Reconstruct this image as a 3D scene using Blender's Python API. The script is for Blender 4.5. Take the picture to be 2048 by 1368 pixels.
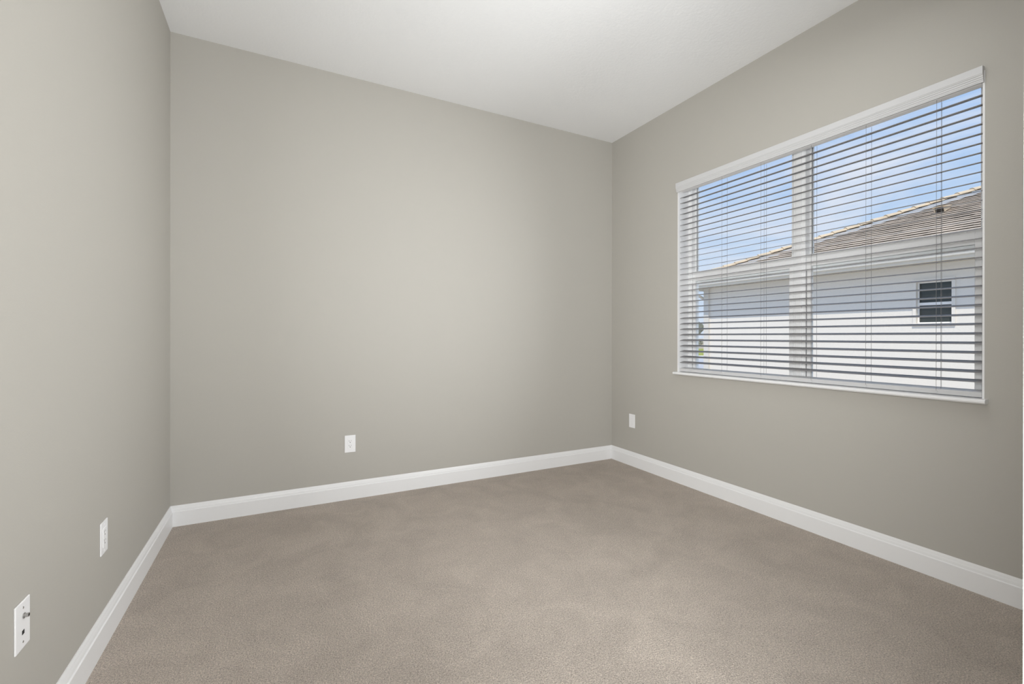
import bpy, bmesh, math, random
from mathutils import Vector, Matrix

for o in list(bpy.data.objects):
    bpy.data.objects.remove(o, do_unlink=True)
sc = bpy.context.scene
COL = sc.collection
random.seed(4)

# ------------------------------------------------------------------ camera
# room frame: x = 0 is the window wall, y = 0 the far wall, z = 0 the carpet
F_PX, CY_PX, YAW, PITCH, ROLL = 901.48, 673.54, 0.4767, -0.0008, 0.0014
CAM = Vector((-2.674, -3.2085, 1.099))
RW, RH = 3.232, 2.85
cd = bpy.data.cameras.new('camera')
cam = bpy.data.objects.new('camera', cd)
COL.objects.link(cam)
fw = Vector((math.sin(YAW) * math.cos(PITCH), math.cos(YAW) * math.cos(PITCH), math.sin(PITCH)))
rt = Vector((math.cos(YAW), -math.sin(YAW), 0))
up = rt.cross(fw)
rt2 = rt * math.cos(ROLL) + up * math.sin(ROLL)
up2 = -rt * math.sin(ROLL) + up * math.cos(ROLL)
m = Matrix((rt2, up2, -fw)).transposed().to_4x4()
m.translation = CAM
cam.matrix_world = m
cd.sensor_width = 36.0
cd.sensor_fit = 'HORIZONTAL'
cd.lens = F_PX / 2048 * 36.0
cd.shift_y = (CY_PX - 684.0) / 2048
cd.clip_start = 0.02
cd.clip_end = 500
sc.camera = cam

# ------------------------------------------------------------------ sky
W = bpy.data.worlds.new('sky')
sc.world = W
W.use_nodes = True
nt = W.node_tree
nt.nodes.clear()
def N(t, kind, **kw):
    n = t.nodes.new(kind)
    for k, v in kw.items():
        setattr(n, k, v)
    return n
tc = N(nt, 'ShaderNodeTexCoord')
sep = N(nt, 'ShaderNodeSeparateXYZ')
nt.links.new(tc.outputs['Generated'], sep.inputs[0])
ramp = N(nt, 'ShaderNodeValToRGB')
e = ramp.color_ramp.elements
e[0].position = 0.0; e[0].color = (0.66, 0.76, 0.90, 1)
e[1].position = 0.55; e[1].color = (0.33, 0.53, 0.90, 1)
k = e.new(0.16); k.color = (0.58, 0.73, 0.95, 1)
k = e.new(0.34); k.color = (0.41, 0.61, 0.95, 1)
nt.links.new(sep.outputs['Z'], ramp.inputs[0])
mp = N(nt, 'ShaderNodeMapping')
mp.inputs['Scale'].default_value = (1.6, 1.6, 4.6)
mp.inputs['Location'].default_value = (0.35, 0.1, 0.55)
nt.links.new(tc.outputs['Generated'], mp.inputs[0])
cl = N(nt, 'ShaderNodeTexNoise')
cl.inputs['Scale'].default_value = 2.1
cl.inputs['Detail'].default_value = 7
cl.inputs['Roughness'].default_value = 0.58
cl.inputs['Distortion'].default_value = 0.35
nt.links.new(mp.outputs[0], cl.inputs['Vector'])
cr = N(nt, 'ShaderNodeValToRGB')
cr.color_ramp.elements[0].position = 0.52
cr.color_ramp.elements[1].position = 0.80
nt.links.new(cl.outputs['Fac'], cr.inputs[0])
mx = N(nt, 'ShaderNodeMixRGB')
mx.inputs['Color2'].default_value = (0.86, 0.88, 0.96, 1)
nt.links.new(cr.outputs[0], mx.inputs['Fac'])
nt.links.new(ramp.outputs[0], mx.inputs['Color1'])
bg = N(nt, 'ShaderNodeBackground')
bg.inputs['Strength'].default_value = 1.0
nt.links.new(mx.outputs[0], bg.inputs['Color'])
wo = N(nt, 'ShaderNodeOutputWorld')
nt.links.new(bg.outputs[0], wo.inputs[0])

# ------------------------------------------------------------------ sun, fill lights, exposure
def sun(name, travel, energy, angle, col):
    d = bpy.data.lights.new(name, 'SUN'); d.energy = energy; d.angle = angle; d.color = col
    o = bpy.data.objects.new(name, d); COL.objects.link(o)
    o.rotation_euler = Vector(travel).to_track_quat('-Z', 'Y').to_euler()
    o.location = (-6, -4, 12)
sun('sun', (0.50, 0.30, -0.86), 3.5, 0.009, (1.0, 0.90, 0.76))
def area(name, loc, aim, sx, sy, energy, col=(1, 1, 1), spread=180):
    d = bpy.data.lights.new(name, 'AREA'); d.shape = 'RECTANGLE'; d.size = sx; d.size_y = sy
    d.energy = energy; d.color = col; d.spread = math.radians(spread)
    o = bpy.data.objects.new(name, d); COL.objects.link(o)
    o.location = loc
    o.rotation_euler = (Vector(aim) - Vector(loc)).to_track_quat('-Z', 'Y').to_euler()
# unseen fill lights added to brighten the room, from camera side, corner and ceiling
area('soft_fill', (-2.62, -3.36, 1.25), (-0.02, -1.98, 1.50), 0.5, 0.6, 57, (0.97, 0.99, 1.0), 130)
area('bounce_fill', (-2.75, -3.75, 1.15), (-2.85, -2.0, 2.85), 0.6, 0.6, 42, (0.97, 0.99, 1.0))
area('ceiling_fill', (-0.85, -2.20, 2.80), (-1.25, -1.7, 0), 0.45, 0.45, 7, (0.97, 0.99, 1.0))
area('corner_fill', (-0.32, -2.84, 1.50), (-3.2, -0.65, 1.42), 0.4, 0.8, 22, (0.97, 0.99, 1.0), 95)
sc.view_settings.view_transform = 'Standard'
sc.view_settings.look = 'None'
sc.view_settings.exposure = 0.0
sc.view_settings.gamma = 1.0
sc.view_settings.use_curve_mapping = False
sc.cycles.max_bounces = 14
sc.cycles.diffuse_bounces = 8
sc.cycles.transparent_max_bounces = 16
sc.cycles.caustics_reflective = False
sc.cycles.caustics_refractive = False

# ------------------------------------------------------------------ materials
def lin(r, g, b):
    def f(c):
        c /= 255.0
        return c / 12.92 if c <= 0.04045 else ((c + 0.055) / 1.055) ** 2.4
    return (f(r), f(g), f(b), 1)
def mat(name, col, rough=0.6, bump=None, spec=0.3, metal=0.0, vary=None):
    """col linear rgba; bump = (scale, strength, distance, detail); vary = (scale, amount)"""
    M = bpy.data.materials.new(name); M.use_nodes = True
    t = M.node_tree; b = t.nodes['Principled BSDF']
    b.inputs['Base Color'].default_value = col
    b.inputs['Roughness'].default_value = rough
    b.inputs['Metallic'].default_value = metal
    b.inputs['Specular IOR Level'].default_value = spec
    tcn = N(t, 'ShaderNodeTexCoord')
    if bump:
        n = N(t, 'ShaderNodeTexNoise')
        n.inputs['Scale'].default_value = bump[0]; n.inputs['Detail'].default_value = bump[3]
        t.links.new(tcn.outputs['Object'], n.inputs['Vector'])
        bp = N(t, 'ShaderNodeBump')
        bp.inputs['Strength'].default_value = bump[1]; bp.inputs['Distance'].default_value = bump[2]
        t.links.new(n.outputs['Fac'], bp.inputs['Height'])
        t.links.new(bp.outputs[0], b.inputs['Normal'])
    if vary:
        n2 = N(t, 'ShaderNodeTexNoise')
        n2.inputs['Scale'].default_value = vary[0]; n2.inputs['Detail'].default_value = 4
        t.links.new(tcn.outputs['Object'], n2.inputs['Vector'])
        mr = N(t, 'ShaderNodeMapRange')
        mr.inputs['From Min'].default_value = 0.3; mr.inputs['From Max'].default_value = 0.7
        mr.inputs['To Min'].default_value = 1 - vary[1]; mr.inputs['To Max'].default_value = 1 + vary[1]
        t.links.new(n2.outputs['Fac'], mr.inputs['Value'])
        vm = N(t, 'ShaderNodeVectorMath', operation='SCALE')
        vm.inputs[0].default_value = col[:3]
        t.links.new(mr.outputs[0], vm.inputs['Scale'])
        t.links.new(vm.outputs[0], b.inputs['Base Color'])
    return M
M_WALL = mat('greige_wall_paint', (0.420, 0.403, 0.369, 1), 0.75, (260, 0.10, 0.002, 2), 0.2)
M_CEIL = mat('white_ceiling_texture', (0.82, 0.825, 0.83, 1), 0.9, (70, 0.25, 0.004, 3), 0.1)
M_TRIM = mat('white_trim_paint', (0.76, 0.76, 0.765, 1), 0.35, None, 0.4)
M_VINYL = mat('white_window_vinyl', (0.88, 0.88, 0.88, 1), 0.4, None, 0.35)
M_GASKET_GAP = mat('dark_gasket_and_gap', (0.03, 0.03, 0.032, 1), 0.7)
M_SLAT = mat('backlit_slat_grey', (0.25, 0.245, 0.25, 1), 0.5, None, 0.25)  # white slats, with their backlit dark look put into a grey colour
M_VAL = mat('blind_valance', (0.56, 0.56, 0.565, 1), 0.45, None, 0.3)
M_CORD = mat('blind_cord', (0.22, 0.215, 0.22, 1), 0.8)
M_PLATE = mat('white_plate_plastic', (0.80, 0.80, 0.81, 1), 0.3, None, 0.4)
M_SLOT = mat('dark_slot', (0.03, 0.03, 0.03, 1), 0.7)
M_METAL = mat('nickel_metal', (0.42, 0.41, 0.40, 1), 0.3, None, 0.5, 1.0)
M_STUCCO = mat('pale_stucco', (0.80, 0.775, 0.735, 1), 0.9, (45, 0.4, 0.01, 4), 0.1)
M_STUCCOT = mat('stucco_trim', (0.70, 0.68, 0.645, 1), 0.9, (45, 0.3, 0.01, 4), 0.1)
M_FASCIA = mat('fascia_paint', (0.74, 0.72, 0.67, 1), 0.6)
M_SOFFIT = mat('soffit', (0.56, 0.52, 0.42, 1), 0.7)
M_TILE = mat('roof_tile', (0.62, 0.54, 0.46, 1), 0.85, (30, 0.5, 0.01, 4), 0.1, 0, (3.0, 0.18))
M_CAP = mat('hip_cap_tile', (0.62, 0.52, 0.39, 1), 0.85, (30, 0.4, 0.01, 4), 0.1, 0, (3.0, 0.10))
M_UNDER = mat('roof_underlay', (0.05, 0.045, 0.04, 1), 0.9)
M_GLASSD = mat('dark_pane', (0.035, 0.042, 0.04, 1), 0.08, None, 0.5)
M_GRASS = mat('grass', (0.34, 0.36, 0.10, 1), 0.95, (40, 0.6, 0.03, 5), 0.1, 0, (1.2, 0.25))
M_CONC = mat('concrete', (0.50, 0.51, 0.54, 1), 0.9, (25, 0.3, 0.01, 4), 0.1)
M_GRAVEL = mat('pale_gravel', (0.52, 0.48, 0.43, 1), 0.95, (40, 0.5, 0.02, 4), 0.05, 0, (20, 0.2))
M_LEAF = mat('foliage', (0.26, 0.27, 0.22, 1), 0.9, (6, 0.6, 0.05, 4), 0.1, 0, (3.0, 0.3))
M_BARK = mat('bark', (0.16, 0.12, 0.09, 1), 0.9)
M_SAND = mat('tan_soil', (0.52, 0.45, 0.34, 1), 0.95, (8, 0.3, 0.03, 4), 0.05, 0, (0.6, 0.15))

def glass_mat(name):
    M = bpy.data.materials.new(name); M.use_nodes = True
    t = M.node_tree; t.nodes.clear()
    tr = N(t, 'ShaderNodeBsdfTransparent'); tr.inputs[0].default_value = (0.97, 0.98, 0.98, 1)
    gl = N(t, 'ShaderNodeBsdfGlossy'); gl.inputs['Roughness'].default_value = 0.0
    gl.inputs['Color'].default_value = (1, 1, 1, 1)
    fr = N(t, 'ShaderNodeFresnel'); fr.inputs['IOR'].default_value = 1.25
    mi = N(t, 'ShaderNodeMixShader'); out = N(t, 'ShaderNodeOutputMaterial')
    t.links.new(fr.outputs[0], mi.inputs[0]); t.links.new(tr.outputs[0], mi.inputs[1])
    t.links.new(gl.outputs[0], mi.inputs[2]); t.links.new(mi.outputs[0], out.inputs[0])
    return M
M_GLASS = glass_mat('window_glass')

def carpet_mat():
    M = bpy.data.materials.new('taupe_carpet'); M.use_nodes = True
    t = M.node_tree; b = t.nodes['Principled BSDF']
    b.inputs['Roughness'].default_value = 1.0
    b.inputs['Specular IOR Level'].default_value = 0.05
    b.inputs['Sheen Weight'].default_value = 0.12
    b.inputs['Sheen Roughness'].default_value = 0.6
    tcn = N(t, 'ShaderNodeTexCoord')
    def noise(scale, det, rough=0.5, dist=0.0):
        n = N(t, 'ShaderNodeTexNoise')
        n.inputs['Scale'].default_value = scale; n.inputs['Detail'].default_value = det
        n.inputs['Roughness'].default_value = rough; n.inputs['Distortion'].default_value = dist
        t.links.new(tcn.outputs['Object'], n.inputs['Vector'])
        return n
    def rng(src, a, bb, c, d):
        r = N(t, 'ShaderNodeMapRange')
        r.inputs['From Min'].default_value = a; r.inputs['From Max'].default_value = bb
        r.inputs['To Min'].default_value = c; r.inputs['To Max'].default_value = d
        t.links.new(src, r.inputs['Value'])
        return r.outputs[0]
    def math_(op, a, bb):
        r = N(t, 'ShaderNodeMath', operation=op)
        for i, v in enumerate((a, bb)):
            if isinstance(v, (int, float)): r.inputs[i].default_value = v
            else: t.links.new(v, r.inputs[i])
        return r.outputs[0]
    tuft = noise(190, 3, 0.6, 0.6)
    fine = noise(330, 2, 0.6)
    pile = noise(4.6, 6, 0.62, 0.7)       # the nap lies in different directions after vacuuming
    pit_shade = noise(210, 2, 0.7, 0.4)       # shade of the pits between tufts, painted into the colour
    h = math_('ADD', tuft.outputs['Fac'], math_('MULTIPLY', fine.outputs['Fac'], 0.45))
    bp = N(t, 'ShaderNodeBump')
    bp.inputs['Strength'].default_value = 0.9; bp.inputs['Distance'].default_value = 0.012
    t.links.new(h, bp.inputs['Height'])
    t.links.new(bp.outputs[0], b.inputs['Normal'])
    v = math_('MULTIPLY', rng(pile.outputs['Fac'], 0.35, 0.65, 0.92, 1.08),
              rng(pit_shade.outputs['Fac'], 0.30, 0.70, 0.58, 1.42))
    vm = N(t, 'ShaderNodeVectorMath', operation='SCALE')
    vm.inputs[0].default_value = (0.535, 0.464, 0.402)
    t.links.new(v, vm.inputs['Scale'])
    t.links.new(vm.outputs[0], b.inputs['Base Color'])
    return M
M_CARPET = carpet_mat()

# ------------------------------------------------------------------ mesh helpers
def box(bm, x0, x1, y0, y1, z0, z1, bev=0.0, seg=2):
    r = bmesh.ops.create_cube(bm, size=1.0)
    vs = r['verts']
    for v in vs:
        v.co = Vector(((x0 + x1) / 2 + v.co.x * abs(x1 - x0), (y0 + y1) / 2 + v.co.y * abs(y1 - y0),
                       (z0 + z1) / 2 + v.co.z * abs(z1 - z0)))
    if bev > 0:
        es = list({ed for v in vs for ed in v.link_edges})
        bmesh.ops.bevel(bm, geom=es, offset=bev, segments=seg, affect='EDGES', profile=0.5)
    return vs
def prism(bm, prof, origin, ax_u, ax_v, ax_w, length):
    """closed profile [(u, v)] swept along ax_w"""
    o = Vector(origin); U = Vector(ax_u); V = Vector(ax_v); Wv = Vector(ax_w)
    a = [bm.verts.new(o + U * p[0] + V * p[1]) for p in prof]
    b = [bm.verts.new(o + U * p[0] + V * p[1] + Wv * length) for p in prof]
    n = len(prof)
    for i in range(n):
        bm.faces.new((a[i], a[(i + 1) % n], b[(i + 1) % n], b[i]))
    bm.faces.new(a[::-1]); bm.faces.new(b)
def tube(bm, p0, p1, r0, r1=None, n=12):
    r1 = r0 if r1 is None else r1
    p0 = Vector(p0); p1 = Vector(p1); d = (p1 - p0)
    q = d.to_track_quat('Z', 'Y')
    A = []; B = []
    for i in range(n):
        a = 2 * math.pi * i / n
        c = Vector((math.cos(a), math.sin(a), 0))
        A.append(bm.verts.new(p0 + q @ (c * r0))); B.append(bm.verts.new(p1 + q @ (c * r1)))
    for i in range(n):
        bm.faces.new((A[i], A[(i + 1) % n], B[(i + 1) % n], B[i]))
    bm.faces.new(A[::-1]); bm.faces.new(B)
def obj(name, bm, material, parent=None, smooth=False):
    bmesh.ops.recalc_face_normals(bm, faces=bm.faces[:])
    me = bpy.data.meshes.new(name)
    bm.to_mesh(me); bm.free()
    me.materials.append(material)
    if smooth:
        for p in me.polygons: p.use_smooth = True
    o = bpy.data.objects.new(name, me); COL.objects.link(o)
    if parent:
        o.parent = parent
        o.matrix_parent_inverse = Matrix.Translation(-parent_loc(parent))
    return o
def parent_loc(p):
    v = Vector(p.location)
    return v if p.parent is None else v + parent_loc(p.parent) - parent_loc(p.parent)
def tag(o, label=None, cat=None, kind=None, group=None):
    if label: o['label'] = label
    if cat: o['category'] = cat
    if kind: o['kind'] = kind
    if group: o['group'] = group
    return o
def empty(name, loc, label, cat, kind=None, group=None):
    o = bpy.data.objects.new(name, None); COL.objects.link(o)
    o.location = loc; o.empty_display_size = 0.1
    return tag(o, label, cat, kind, group)
def struct(name, bm, material, label, cat, smooth=False):
    return tag(obj(name, bm, material, None, smooth), label, cat, 'structure')
B = bmesh.new

# ------------------------------------------------------------------ room shell
OY0, OY1 = -2.425, -0.757            # window opening along y
OZ0, OZ1 = 0.822, 2.238
OZF = 2.312                          # the frame rises behind the lowered head
WT = 0.20                            # window wall thickness
FRONT = -3.06                        # inner face of the wall beside the camera
PASS_X = -2.090                      # the opening the camera stands in ends here
REAR = -5.0
bm = B(); box(bm, -RW - 0.15, 0.15, REAR - 0.15, 0.15, -0.12, 0.0)
struct('floor', bm, M_CARPET, 'taupe speckled wall-to-wall carpet covering the room floor', 'floor')
bm = B(); box(bm, -RW - 0.15, WT, REAR - 0.15, 0.15, RH, RH + 0.15)
struct('ceiling', bm, M_CEIL, 'plain white lightly textured ceiling', 'ceiling')
bm = B(); box(bm, -RW - 0.15, WT, 0.0, 0.15, 0, RH)
struct('wall_back', bm, M_WALL, 'greige far wall with the small white outlet near its middle', 'wall')
bm = B(); box(bm, -RW - 0.15, -RW, REAR, 0.0, 0, RH)
struct('wall_left', bm, M_WALL, 'greige wall along the left edge with two white plates', 'wall')
bm = B()
box(bm, 0, WT, OY1, 0.0, 0, RH); box(bm, 0, WT, FRONT - 0.12, OY0, 0, RH)
box(bm, 0, 0.10, OY0, OY1, 0, OZ0); box(bm, 0.10, WT, OY0, OY1, 0, 0.81); box(bm, 0, 0.10, OY0, OY1, OZ1, RH); box(bm, 0.10, WT, OY0, OY1, OZF, RH)
struct('wall_right', bm, M_WALL, 'greige wall on the right that holds the wide window', 'wall')
bm = B(); box(bm, PASS_X, 0.0, FRONT - 0.12, FRONT, 0, RH, 0.008, 3)
box(bm, PASS_X, PASS_X + 0.12, REAR, FRONT - 0.05, 0, RH)
struct('wall_front', bm, M_WALL, 'greige wall edge just visible at the right border of the photo', 'wall')
bm = B(); box(bm, -RW - 0.15, PASS_X + 0.12, REAR - 0.15, REAR, 0, RH)
struct('wall_rear', bm, M_WALL, 'greige end wall of the entry behind the camera', 'wall')

# baseboards: flat face, small step, sloped moulded top
HB, TB = 0.118, 0.015
prof = [(0, 0), (TB, 0), (TB, 0.084), (TB - 0.002, 0.0865), (TB - 0.004, 0.0875), (TB - 0.0055, 0.098), (TB - 0.008, 0.106),
        (TB - 0.0085, 0.109), (TB - 0.010, 0.113), (TB - 0.012, HB), (0, HB)]
bm = B(); prism(bm, prof, (-RW, 0, 0), (0, -1, 0), (0, 0, 1), (1, 0, 0), RW)
struct('baseboard_back', bm, M_TRIM, 'white moulded baseboard along the far wall', 'baseboard')
bm = B(); prism(bm, prof, (-RW, REAR, 0), (1, 0, 0), (0, 0, 1), (0, 1, 0), -REAR - 0.001)
struct('baseboard_left', bm, M_TRIM, 'white moulded baseboard along the left wall', 'baseboard')
bm = B(); prism(bm, prof, (0, FRONT, 0), (-1, 0, 0), (0, 0, 1), (0, 1, 0), -FRONT - 0.001)
struct('baseboard_right', bm, M_TRIM, 'white moulded baseboard under the window', 'baseboard')

# ------------------------------------------------------------------ window: jamb liner, sill, two single-hung units
JT = 0.007
bm = B()
box(bm, -0.0012, 0.19, OY1 - JT, OY1, OZ0, OZ1); box(bm, -0.0012, 0.19, OY0, OY0 + JT, OZ0, OZ1)
box(bm, -0.0012, 0.0995, OY0 + JT, OY1 - JT, OZ1 - JT, OZ1)
struct('trim_1', bm, M_TRIM, 'thin white liner around the inside of the window opening', 'trim')
SILL_T = 0.835
bm = B()
sp = [(0.19, 0.818), (0.0005, 0.818), (-0.006, 0.815), (-0.022, 0.813), (-0.033, 0.8155), (-0.038, 0.8215), (-0.038, 0.828), (-0.034, 0.833), (-0.028, SILL_T), (0.19, SILL_T)]
nose = [p for p in sp if p[0] < 0] + [(0.0, SILL_T), (-0.0, 0.818)]
nose = [(0.0, 0.818), (-0.006, 0.815), (-0.022, 0.813), (-0.033, 0.8155), (-0.038, 0.8215), (-0.038, 0.828), (-0.034, 0.833), (-0.028, SILL_T), (0.0, SILL_T)]
prism(bm, nose, (0, OY0 - 0.012, 0), (1, 0, 0), (0, 0, 1), (0, 1, 0), OY1 - OY0 + 0.026)
box(bm, -0.001, 0.10, OY0 + JT, OY1 - JT, 0.8222, SILL_T)
struct('trim_2', bm, M_TRIM, 'white window sill with a rounded nose', 'trim')

def window_unit(name, ya, yb, label):
    """ya > yb: left and right edge seen from the room"""
    w = empty(name, (0.11, (ya + yb) / 2, 0.80), label, 'window', 'structure')
    zb, zt = 0.812, OZF - 0.001
    fx0, fx1 = 0.105, 0.185
    FWd = 0.030
    bm = B()
    for a, b in ((ya, ya - FWd), (yb + FWd, yb)):
        box(bm, fx0, fx1, b, a, zb, zt, 0.002, 1)
    box(bm, fx0, fx1, yb + FWd, ya - FWd, zt - 0.030, zt, 0.002, 1)
    box(bm, fx0, fx1, yb + FWd, ya - FWd, zb, zb + 0.012, 0.002, 1)
    obj('frame', bm, M_VINYL, w)
    # dark strip put in for shade in the gap between frame and lower sash
    bm = B()
    for a in (ya - FWd - 0.0037, yb + FWd + 0.0017):
        box(bm, 0.114, 0.122, a, a + 0.002, zb + 0.03, 1.49)
    obj('gap_shade', bm, M_GASKET_GAP, w)
    # upper sash, set further out
    sx0, sx1 = 0.140, 0.166
    a, b = ya - FWd - 0.004, yb + FWd + 0.004
    z0, z1 = 1.497, zt - 0.030
    bm = B()
    box(bm, sx0, sx1, a - 0.013, a, z0, z1, 0.0015, 1); box(bm, sx0, sx1, b, b + 0.013, z0, z1, 0.0015, 1)
    if yb > -2.0:
        box(bm, sx0, sx1, b + 0.013, b + 0.026, z0, z1, 0.0015, 1)
    box(bm, sx0, sx1, b + 0.012, a - 0.012, z0, z0 + 0.074, 0.0015, 1)
    box(bm, sx0, sx1, b + 0.012, a - 0.012, z1 - 0.022, z1, 0.0015, 1)
    s = obj('upper_sash', bm, M_VINYL, w)
    bm = B(); box(bm, 0.1515, 0.1545, b + 0.01, a - 0.01, z0 + 0.07, z1 - 0.02)
    obj('pane', bm, M_GLASS, s)
    bm = B()
    box(bm, 0.1425, 0.1455, a - 0.0148, a - 0.0132, z0 + 0.0745, z1 - 0.0225)
    obj('gasket', bm, M_GASKET_GAP, s)
    # lower sash, nearer the room
    sx0, sx1 = 0.112, 0.137
    z0, z1 = zb + 0.0125, 1.588
    bm = B()
    box(bm, sx0, sx1, a - 0.024, a, z0, z1, 0.0015, 1); box(bm, sx0, sx1, b, b + 0.024, z0, z1, 0.0015, 1)
    box(bm, sx0, sx1, b + 0.023, a - 0.023, z1 - 0.071, z1, 0.0015, 1)
    box(bm, sx0, sx1, b + 0.023, a - 0.023, z0, z0 + 0.026, 0.0015, 1)
    box(bm, sx0 - 0.006, sx0 + 0.004, b + 0.05, a - 0.05, z1 - 0.012, z1 - 0.004, 0.001, 1)
    s = obj('lower_sash', bm, M_VINYL, w)
    bm = B(); box(bm, 0.123, 0.126, b + 0.02, a - 0.02, z0 + 0.02, z1 - 0.065)
    obj('pane', bm, M_GLASS, s)
    return w
MID = (OY0 + OY1) / 2
window_unit('window_1', OY1 - JT - 0.0005, MID + 0.006, 'left single-hung half of the wide window, white vinyl frame')
window_unit('window_2', MID - 0.006, OY0 + JT + 0.0005, 'right single-hung half of the wide window, through which the house window shows')
bm = B()
box(bm, 0.096, 0.104, MID - 0.018, MID + 0.018, 0.812, OZF - 0.001, 0.003, 2)
box(bm, 0.100, 0.185, MID - 0.0055, MID + 0.0055, 0.812, OZF - 0.001)
struct('trim_3', bm, M_VINYL, 'white vertical mullion between the two window halves', 'trim')

# ------------------------------------------------------------------ horizontal blind
SY0, SY1 = OY0 + JT + 0.004, OY1 - JT - 0.004
blind = empty('window_blind', (0.03, MID, 0.85), 'white horizontal slat blind hanging across the whole window', 'blind')
bm = B()
vp = [(0.000, 2.254), (-0.019, 2.254), (-0.021, 2.252), (-0.021, 2.222), (-0.0195, 2.220), (-0.0195, 2.217), (-0.017, 2.214),
      (-0.017, 2.209), (-0.0145, 2.206), (-0.0145, 2.200), (-0.0125, 2.198), (-0.0125, 2.193), (-0.011, 2.191), (-0.011, 2.187), (-0.010, 2.186), (-0.002, 2.186), (-0.002, 2.23)]
prism(bm, vp, (0, OY0 + 0.002, 0), (1, 0, 0), (0, 0, 1), (0, 1, 0), OY1 - OY0 + 0.002)
obj('valance', bm, M_VAL, blind)
bm = B(); box(bm, 0.001, 0.046, SY0, SY1, 2.186, 2.226, 0.002, 1)
obj('headrail', bm, M_VINYL, blind)
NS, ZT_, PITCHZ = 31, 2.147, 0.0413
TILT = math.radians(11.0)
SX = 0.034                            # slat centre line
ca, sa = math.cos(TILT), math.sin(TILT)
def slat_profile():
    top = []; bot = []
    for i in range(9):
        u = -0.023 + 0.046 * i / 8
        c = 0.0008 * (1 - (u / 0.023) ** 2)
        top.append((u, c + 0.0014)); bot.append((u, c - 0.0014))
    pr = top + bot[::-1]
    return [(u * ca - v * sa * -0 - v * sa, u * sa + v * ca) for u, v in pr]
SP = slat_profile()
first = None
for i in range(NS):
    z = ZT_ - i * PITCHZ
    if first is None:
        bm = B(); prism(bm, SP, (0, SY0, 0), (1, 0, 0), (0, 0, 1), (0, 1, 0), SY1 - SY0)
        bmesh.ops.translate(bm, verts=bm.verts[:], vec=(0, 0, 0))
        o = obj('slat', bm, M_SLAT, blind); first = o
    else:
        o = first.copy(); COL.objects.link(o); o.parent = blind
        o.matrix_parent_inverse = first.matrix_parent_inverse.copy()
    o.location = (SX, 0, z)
RZ = 0.853
bm = B()
box(bm, -0.025, 0.025, SY0, SY1, -0.0115, 0.0115, 0.003, 2)
bmesh.ops.rotate(bm, verts=bm.verts[:], cent=(0, 0, 0), matrix=Matrix.Rotation(-TILT * 0.9, 3, 'Y'))
bmesh.ops.translate(bm, verts=bm.verts[:], vec=(SX, 0, RZ))
rail = obj('bottom_rail', bm, M_VAL, blind)
LAD = [-1.134, -1.414, -1.715, -1.983, -2.263]
for j, y in enumerate(LAD):
    bm = B()
    for x in (SX - 0.0275, SX + 0.0275):
        tube(bm, (x, y, RZ), (x, y, 2.19), 0.0007, None, 6)
    for i in range(NS):
        z = ZT_ - i * PITCHZ - 0.0022
        tube(bm, (SX - 0.0275, y, z - 0.0275 * sa), (SX + 0.0275, y, z + 0.0275 * sa), 0.0005, None, 4)
    obj('ladder_cord', bm, M_CORD, blind)
    bm = B(); tube(bm, (SX - 0.0275, y, RZ - 0.004), (SX - 0.0235, y, RZ - 0.004), 0.0045, 0.0045, 12)
    obj('cord_button', bm, M_VAL, rail)
for y in (LAD[1] - 0.011, LAD[4] - 0.011):
    bm = B(); tube(bm, (SX - 0.012, y, RZ), (SX - 0.012, y, 2.19), 0.0006, None, 6)
    obj('lift_cord', bm, M_CORD, blind)

# ------------------------------------------------------------------ wall plates
def plate_frame(axis, pos):
    """local frame: u right along the wall seen from the room, n towards the room"""
    return {'back': (Vector((1, 0, 0)), Vector((0, -1, 0))), 'right': (Vector((0, -1, 0)), Vector((-1, 0, 0))),
            'left': (Vector((0, 1, 0)), Vector((1, 0, 0)))}[axis]
def lbox(u, n, c, u0, u1, z0, z1, n0, n1, bev=0.0):
    bm = B(); box(bm, u0, u1, z0, z1, n0, n1, bev, 2)
    for v in bm.verts:
        v.co = c + u * v.co.x + Vector((0, 0, 1)) * v.co.y + n * v.co.z
    return bm
def merge(*bms):
    out = B()
    for b in bms:
        me = bpy.data.meshes.new('tmp'); b.to_mesh(me); out.from_mesh(me); bpy.data.meshes.remove(me); b.free()
    return out
def base_plate(t, u, n, c):
    return obj('wall_plate', lbox(u, n, c, -0.035, 0.035, -0.0575, 0.0575, 0.0, 0.0042, 0.0018), M_PLATE, t)
def screws(t, u, n, c, zs):
    for z in zs:
        bm = B(); p = c + Vector((0, 0, z)); tube(bm, p + n * 0.0036, p + n * 0.0049, 0.0030, 0.0026, 12)
        s = obj('screw', bm, M_PLATE if abs(z) > 0.045 else M_METAL, t)
def outlet(axis, c, label):
    u, n = plate_frame(axis, c); c = Vector(c)
    t = empty('wall_outlet', c, label, 'outlet')
    base_plate(t, u, n, c)
    r = obj('receptacle', lbox(u, n, c, -0.0168, 0.0168, -0.0335, 0.0335, 0.003, 0.0055, 0.0008), M_PLATE, t)
    for s in (1, -1):
        zc = 0.0155 * s + 0.002
        obj('slot', merge(lbox(u, n, c, -0.0075, -0.0058, zc - 0.001, zc + 0.0075, 0.0050, 0.0057),
                          lbox(u, n, c, 0.0056, 0.0070, zc, zc + 0.0065, 0.0050, 0.0057)), M_SLOT, r)
        bm = B(); p = c + Vector((0, 0, zc - 0.0075)); tube(bm, p + n * 0.0050, p + n * 0.0057, 0.0026, 0.0026, 12)
        obj('ground_hole', bm, M_SLOT, r)
    screws(t, u, n, c, (0.0475, -0.0475))
    return t
outlet('back', (-2.248, 0, 0.372), 'white duplex outlet on the far wall above the baseboard')
outlet('left', (-RW, -1.111, 0.381), 'white duplex outlet on the left wall, nearer the room corner')
u, n = plate_frame('right', 0); c = Vector((0, -0.266, 0.380))
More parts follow.
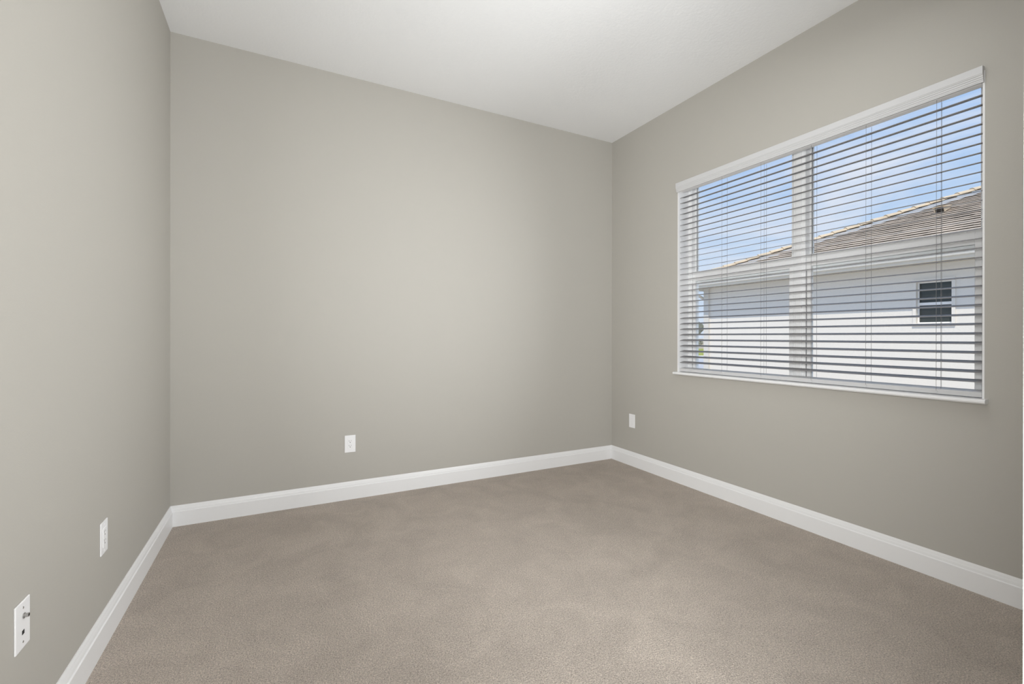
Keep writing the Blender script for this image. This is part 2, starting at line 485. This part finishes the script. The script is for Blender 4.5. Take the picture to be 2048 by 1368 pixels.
t = empty('blank_wall_plate', c, 'small white plate low on the window wall, left of the window', 'wall plate')
base_plate(t, u, n, c)
obj('insert', lbox(u, n, c, -0.0168, 0.0168, -0.0335, 0.0335, 0.003, 0.0050, 0.0008), M_PLATE, t)
screws(t, u, n, c, (0.0475, -0.0475))
u, n = plate_frame('left', 0); c = Vector((-RW, -1.687, 0.395))
t = empty('cable_wall_plate', c, 'white cable plate with metal connector, leftmost on the left wall', 'wall plate')
base_plate(t, u, n, c)
p = c + u * 0.002 + Vector((0, 0, 0.021)); bm = B()
tube(bm, p + n * 0.0035, p + n * 0.0065, 0.0068, 0.0068, 6); tube(bm, p + n * 0.0065, p + n * 0.0140, 0.0047, 0.0047, 16)
k = obj('coaxial_connector', bm, M_METAL, t)
bm = B(); tube(bm, p + n * 0.0138, p + n * 0.0143, 0.0030, 0.0030, 12); obj('connector_hole', bm, M_SLOT, k)
obj('phone_jack', merge(lbox(u, n, c + Vector((0, 0, -0.018)), -0.0055, 0.0055, -0.005, 0.005, 0.0038, 0.0046)), M_SLOT, t)
for z in (0.0415, -0.0415):
    bm = B(); p = c + Vector((0, 0, z)); tube(bm, p + n * 0.0036, p + n * 0.0049, 0.0030, 0.0026, 12)
    obj('screw', bm, M_METAL, t)

# ------------------------------------------------------------------ outside: neighbouring house
GZ = -0.35
HX, HYC = 8.0, 5.57                   # wall plane facing us and its far corner
HY0 = -9.0
SOF = 2.44
house = empty('house', (HX + 4, -1.5, GZ), 'pale stucco house with a tan tiled hip roof outside the window', 'house')
wy0, wy1, wz0, wz1 = 0.338, 0.844, 1.355, 2.125
bm = B(); box(bm, HX + 0.15, HX + 11, HY0, HYC, GZ, SOF + 0.05)
box(bm, HX, HX + 0.15, wy1, HYC, GZ, SOF + 0.05); box(bm, HX, HX + 0.15, HY0, wy0, GZ, SOF + 0.05)
box(bm, HX, HX + 0.15, wy0, wy1, GZ, wz0); box(bm, HX, HX + 0.15, wy0, wy1, wz1, SOF + 0.05)
obj('wall', bm, M_STUCCO, house)
bm = B(); box(bm, HX - 0.06, HX + 0.10, HYC - 0.135, HYC + 0.02, GZ, SOF)
obj('corner_trim', bm, M_STUCCOT, house)
OH = 0.42
EX, EY = HX - OH, HYC + OH
bm = B(); box(bm, EX, HX + 11 + OH, HY0 - OH, EY, SOF, SOF + 0.02)
obj('soffit', bm, M_SOFFIT, house)
bm = B(); box(bm, EX - 0.025, EX, HY0 - OH, EY + 0.025, SOF - 0.01, SOF + 0.17); box(bm, EX, HX + 11 + OH, EY, EY + 0.025, SOF - 0.01, SOF + 0.17)
obj('fascia', bm, M_FASCIA, house)
gp = [(0, 0.05), (0, 0.16), (-0.115, 0.16), (-0.115, 0.145), (-0.105, 0.12), (-0.085, 0.085), (-0.075, 0.05)]
bm = B(); prism(bm, gp, (EX - 0.026, HY0 - OH, SOF), (1, 0, 0), (0, 0, 1), (0, 1, 0), EY - HY0 + OH)
obj('gutter', bm, M_FASCIA, house)
bm = B()
pts = [(EX - 0.07, HYC + 0.12, SOF + 0.06), (EX - 0.07, HYC + 0.12, SOF - 0.04), (HX - 0.10, HYC + 0.10, SOF - 0.22), (HX + 0.22, HYC + 0.10, SOF - 0.34), (HX + 0.22, HYC + 0.10, GZ + 0.1)]
for a, b in zip(pts[:-1], pts[1:]):
    tube(bm, a, b, 0.04, None, 8)
obj('downspout', bm, M_FASCIA, house)
# hip roof: tile courses on the slope that faces us (plus plain planes behind)
PIT = 0.4167
RX0, RY1, RZ0 = EX - 0.06, EY + 0.06, SOF + 0.19
RIDGE = 6.0
bm = B()
c0 = Vector((RX0 + 0.05, RY1 - 0.05, RZ0 - 0.03)); apex = c0 + Vector((RIDGE, -RIDGE, RIDGE * PIT))
cB = Vector((RX0 + 2 * RIDGE + 0.05, RY1 - 0.05, RZ0 - 0.03)); c1 = Vector((RX0 + 0.05, HY0 - OH, RZ0 - 0.03)); c2 = Vector((RX0 + 2 * RIDGE + 0.05, HY0 - OH, RZ0 - 0.03))
r1 = Vector((apex.x, HY0 - OH, apex.z))
V = [bm.verts.new(v) for v in (c0, apex, cB, c1, c2, r1)]
bm.faces.new((V[0], V[1], V[5], V[3])); bm.faces.new((V[0], V[2], V[1])); bm.faces.new((V[2], V[4], V[5], V[1])); bm.faces.new((V[3], V[5], V[4])); bm.faces.new((V[0], V[3], V[4], V[2]))
obj('roof_deck', bm, M_UNDER, house)
sl = math.sqrt(1 + PIT * PIT)
SU = Vector((1, 0, PIT)) / sl; SNm = Vector((-PIT, 0, 1)) / sl
bm = B()
EXPO, TW = 0.195, 0.33
nc = int(RIDGE * sl / EXPO)
for i in range(nc):
    s0 = i * EXPO; s1 = s0 + EXPO + 0.05
    ymax = RY1 - (s0 / sl) - 0.04
    y = ymax; kk = 0
    off = (0.5 * TW) if i % 2 else 0
    y += off * 0
    first_w = TW if i % 2 == 0 else TW / 2
    while y > -2.4:
        w_ = first_w if kk == 0 else TW; kk += 1
        yb_ = y - w_ + 0.006
        jit = random.uniform(-0.002, 0.002)
        o0 = Vector((RX0, 0, RZ0)) + SU * s0 + SNm * (0.042 + jit); o1 = Vector((RX0, 0, RZ0)) + SU * s1 + SNm * (0.006 + jit)
        th = 0.012
        # clip the upper far corner along the hip
        y1t = min(y, RY1 - (s1 / sl))
        q = []
        for (o_, yy) in ((o0, y), (o0, yb_), (o1, yb_), (o1, max(yb_ + 0.01, min(y, y1t)))):
            q.append(bm.verts.new((o_.x, yy, o_.z)))
        q2 = []
        for v in q:
            q2.append(bm.verts.new(v.co - SNm * th))
        bm.faces.new(q); bm.faces.new(q2[::-1])
        for a in range(4):
            bm.faces.new((q[a], q2[a], q2[(a + 1) % 4], q[(a + 1) % 4]))
        y -= w_
obj('roof_tiles', bm, M_TILE, house)
# cap tiles along the hip
bm = B()
hd = Vector((1, -1, PIT)).normalized(); hs = hd.cross(Vector((0, 0, 1))).normalized(); hn = hs.cross(hd).normalized()
hl = RIDGE * math.sqrt(2 + PIT * PIT); CE = 0.30
ncap = int(hl / CE)
for i in range(ncap):
    b0 = Vector((RX0, RY1, RZ0)) + hd * (i * CE) + hn * 0.075
    b1 = b0 + hd * (CE + 0.05) - hn * 0.022
    for (A, Bq, wd) in ((b0, b1, 1.0),):
        ra = []; rb = []; ra2 = []; rb2 = []
        for q in range(7):
            a = math.pi * (q / 6)
            off = hs * (0.125 * math.cos(a)) + hn * (0.075 * math.sin(a) - 0.03)
            off2 = hs * (0.105 * math.cos(a)) + hn * (0.055 * math.sin(a) - 0.03)
            ra.append(bm.verts.new(A + off * 1.05)); rb.append(bm.verts.new(Bq + off * 0.92))
            ra2.append(bm.verts.new(A + off2 * 1.05)); rb2.append(bm.verts.new(Bq + off2 * 0.92))
        for q in range(6):
            bm.faces.new((ra[q], ra[q + 1], rb[q + 1], rb[q])); bm.faces.new((ra2[q + 1], ra2[q], rb2[q], rb2[q + 1]))
            bm.faces.new((ra[q + 1], ra[q], ra2[q], ra2[q + 1])); bm.faces.new((rb[q], rb[q + 1], rb2[q + 1], rb2[q]))
        bm.faces.new((ra[0], rb[0], rb2[0], ra2[0])); bm.faces.new((rb[6], ra[6], ra2[6], rb2[6]))
obj('hip_caps', bm, M_CAP, house)
# small wedge-shaped roof vent on the slope
def on_slope(s, y, h):
    return Vector((RX0, y, RZ0)) + SU * s + SNm * (0.05 + h)
vs_, vy, vw = 3.12, 1.34, 0.095
# hood: open low end facing down the slope, sides tapering back into the tiles
bm = B()
lo, hi, hh = vs_, vs_ + 0.32, 0.125
for (ya, yb) in ((vy - vw, vy - vw + 0.02), (vy + vw - 0.02, vy + vw)):
    A = [on_slope(lo, ya, 0), on_slope(hi, ya, 0), on_slope(hi, ya, 0.03), on_slope(lo, ya, hh), on_slope(lo, yb, 0), on_slope(hi, yb, 0), on_slope(hi, yb, 0.03), on_slope(lo, yb, hh)]
    Vv = [bm.verts.new(q) for q in A]
    for f in ((0, 1, 2, 3), (7, 6, 5, 4), (0, 4, 5, 1), (1, 5, 6, 2), (2, 6, 7, 3), (3, 7, 4, 0)):
        bm.faces.new([Vv[i] for i in f])
A = [on_slope(lo - 0.05, vy - vw - 0.02, hh), on_slope(hi, vy - vw - 0.02, 0.03), on_slope(hi, vy + vw + 0.02, 0.03), on_slope(lo - 0.05, vy + vw + 0.02, hh)]
A += [q + SNm * 0.02 for q in A]
Vv = [bm.verts.new(q) for q in A]
for f in ((0, 1, 2, 3), (7, 6, 5, 4), (0, 4, 5, 1), (1, 5, 6, 2), (2, 6, 7, 3), (3, 7, 4, 0)):
    bm.faces.new([Vv[i] for i in f])
vent = obj('roof_vent', bm, M_CAP, house)
bm = B()
A = [on_slope(lo + 0.03, vy - vw + 0.021, 0), on_slope(lo + 0.03, vy + vw - 0.021, 0), on_slope(lo + 0.03, vy + vw - 0.021, hh - 0.012), on_slope(lo + 0.03, vy - vw + 0.021, hh - 0.012)]
A += [q + SU * 0.01 for q in A]
Vv = [bm.verts.new(q) for q in A]
for f in ((0, 1, 2, 3), (7, 6, 5, 4), (0, 4, 5, 1), (1, 5, 6, 2), (2, 6, 7, 3), (3, 7, 4, 0)):
    bm.faces.new([Vv[i] for i in f])
obj('vent_opening', bm, M_UNDER, vent)
# its small window
bm = B()
box(bm, HX - 0.022, HX, wy1, wy1 + 0.05, wz0, wz1); box(bm, HX - 0.022, HX, wy0 - 0.05, wy0, wz0, wz1)
box(bm, HX - 0.022, HX, wy0 - 0.05, wy1 + 0.05, wz1, wz1 + 0.05)
box(bm, HX - 0.03, HX, wy0 - 0.05, wy1 + 0.05, wz0 - 0.045, wz0)
hw = obj('window_surround', bm, M_STUCCO, house)
bm = B(); box(bm, HX + 0.085, HX + 0.10, wy0, wy1, wz0, wz1)
obj('pane', bm, M_GLASSD, hw)
bm = B()
box(bm, HX + 0.06, HX + 0.085, wy0 + 0.018, wy1 - 0.018, 1.690, 1.742)
box(bm, HX + 0.06, HX + 0.085, wy0, wy0 + 0.018, wz0, wz1); box(bm, HX + 0.06, HX + 0.085, wy1 - 0.018, wy1, wz0, wz1)
box(bm, HX + 0.06, HX + 0.085, wy0 + 0.018, wy1 - 0.018, wz0, wz0 + 0.02); box(bm, HX + 0.06, HX + 0.085, wy0 + 0.018, wy1 - 0.018, wz1 - 0.02, wz1)
obj('window_frame', bm, M_VINYL, hw)

# ------------------------------------------------------------------ outside: ground, path, planting far off
bm = B(); box(bm, WT + 0.01, 260, -60, 260, GZ - 0.3, GZ)
tag(obj('bare_soil', bm, M_SAND), 'tan bare ground stretching away beyond the lawn', 'ground', 'structure')
bm = B(); box(bm, WT + 0.01, 90, 18.8, 34.0, GZ, GZ + 0.03)
tag(obj('lawn', bm, M_GRASS), 'strip of yellow-green lawn left of the pale house', 'lawn', 'structure')
bm = B(); box(bm, WT + 0.01, 90, 7.2, 17.6, GZ, GZ + 0.02); 
tag(obj('concrete_pad', bm, M_CONC), 'grey concrete ground seen low beside the corner of the house', 'pavement', 'structure')
bm = B(); box(bm, WT + 0.01, 90, 17.6, 18.8, GZ, GZ + 0.12, 0.03, 2)
tag(obj('kerb', bm, M_STUCCO), 'pale kerb between the concrete ground and the lawn', 'kerb', 'structure')
bm = B(); box(bm, WT + 0.02, HX - 0.02, -25, HYC + 1.1, GZ, GZ + 0.02)  # unseen gravel, laid here so ground bounce stays neutral rather than green
tag(obj('bounce_gravel', bm, M_GRAVEL), 'unseen pale gravel, added to bounce neutral light onto the stucco house', 'gravel', 'structure')
def bush(name, x, y, r, h, label, cat, group, trunk=False):
    t = empty(name, (x, y, GZ), label, cat, None, group)
    bm = B()
    for q in range(16):
        a = random.uniform(0, 6.28); rr = random.uniform(0, r * 0.75)
        zz = GZ + h * random.uniform(0.35, 0.85); s = r * random.uniform(0.3, 0.5)
        res = bmesh.ops.create_icosphere(bm, subdivisions=2, radius=s)
        for v in res['verts']:
            v.co = v.co * random.uniform(0.82, 1.15)
            v.co += Vector((x + rr * math.cos(a), y + rr * math.sin(a), zz))
    obj('foliage', bm, M_LEAF, t)
    bm = B(); tube(bm, (x, y, GZ - 0.02), (x, y, GZ + h * 0.6), 0.05 * h, 0.03 * h, 8)
    obj('trunk', bm, M_BARK, t)
bush('tree', 64.0, 56.5, 3.6, 3.6, 'low hazy tree on the skyline left of the house corner', 'tree', None)
bush('shrub', 45.5, 37.6, 0.55, 1.1, 'small shrub on the tan ground left of the house corner', 'shrub', None)
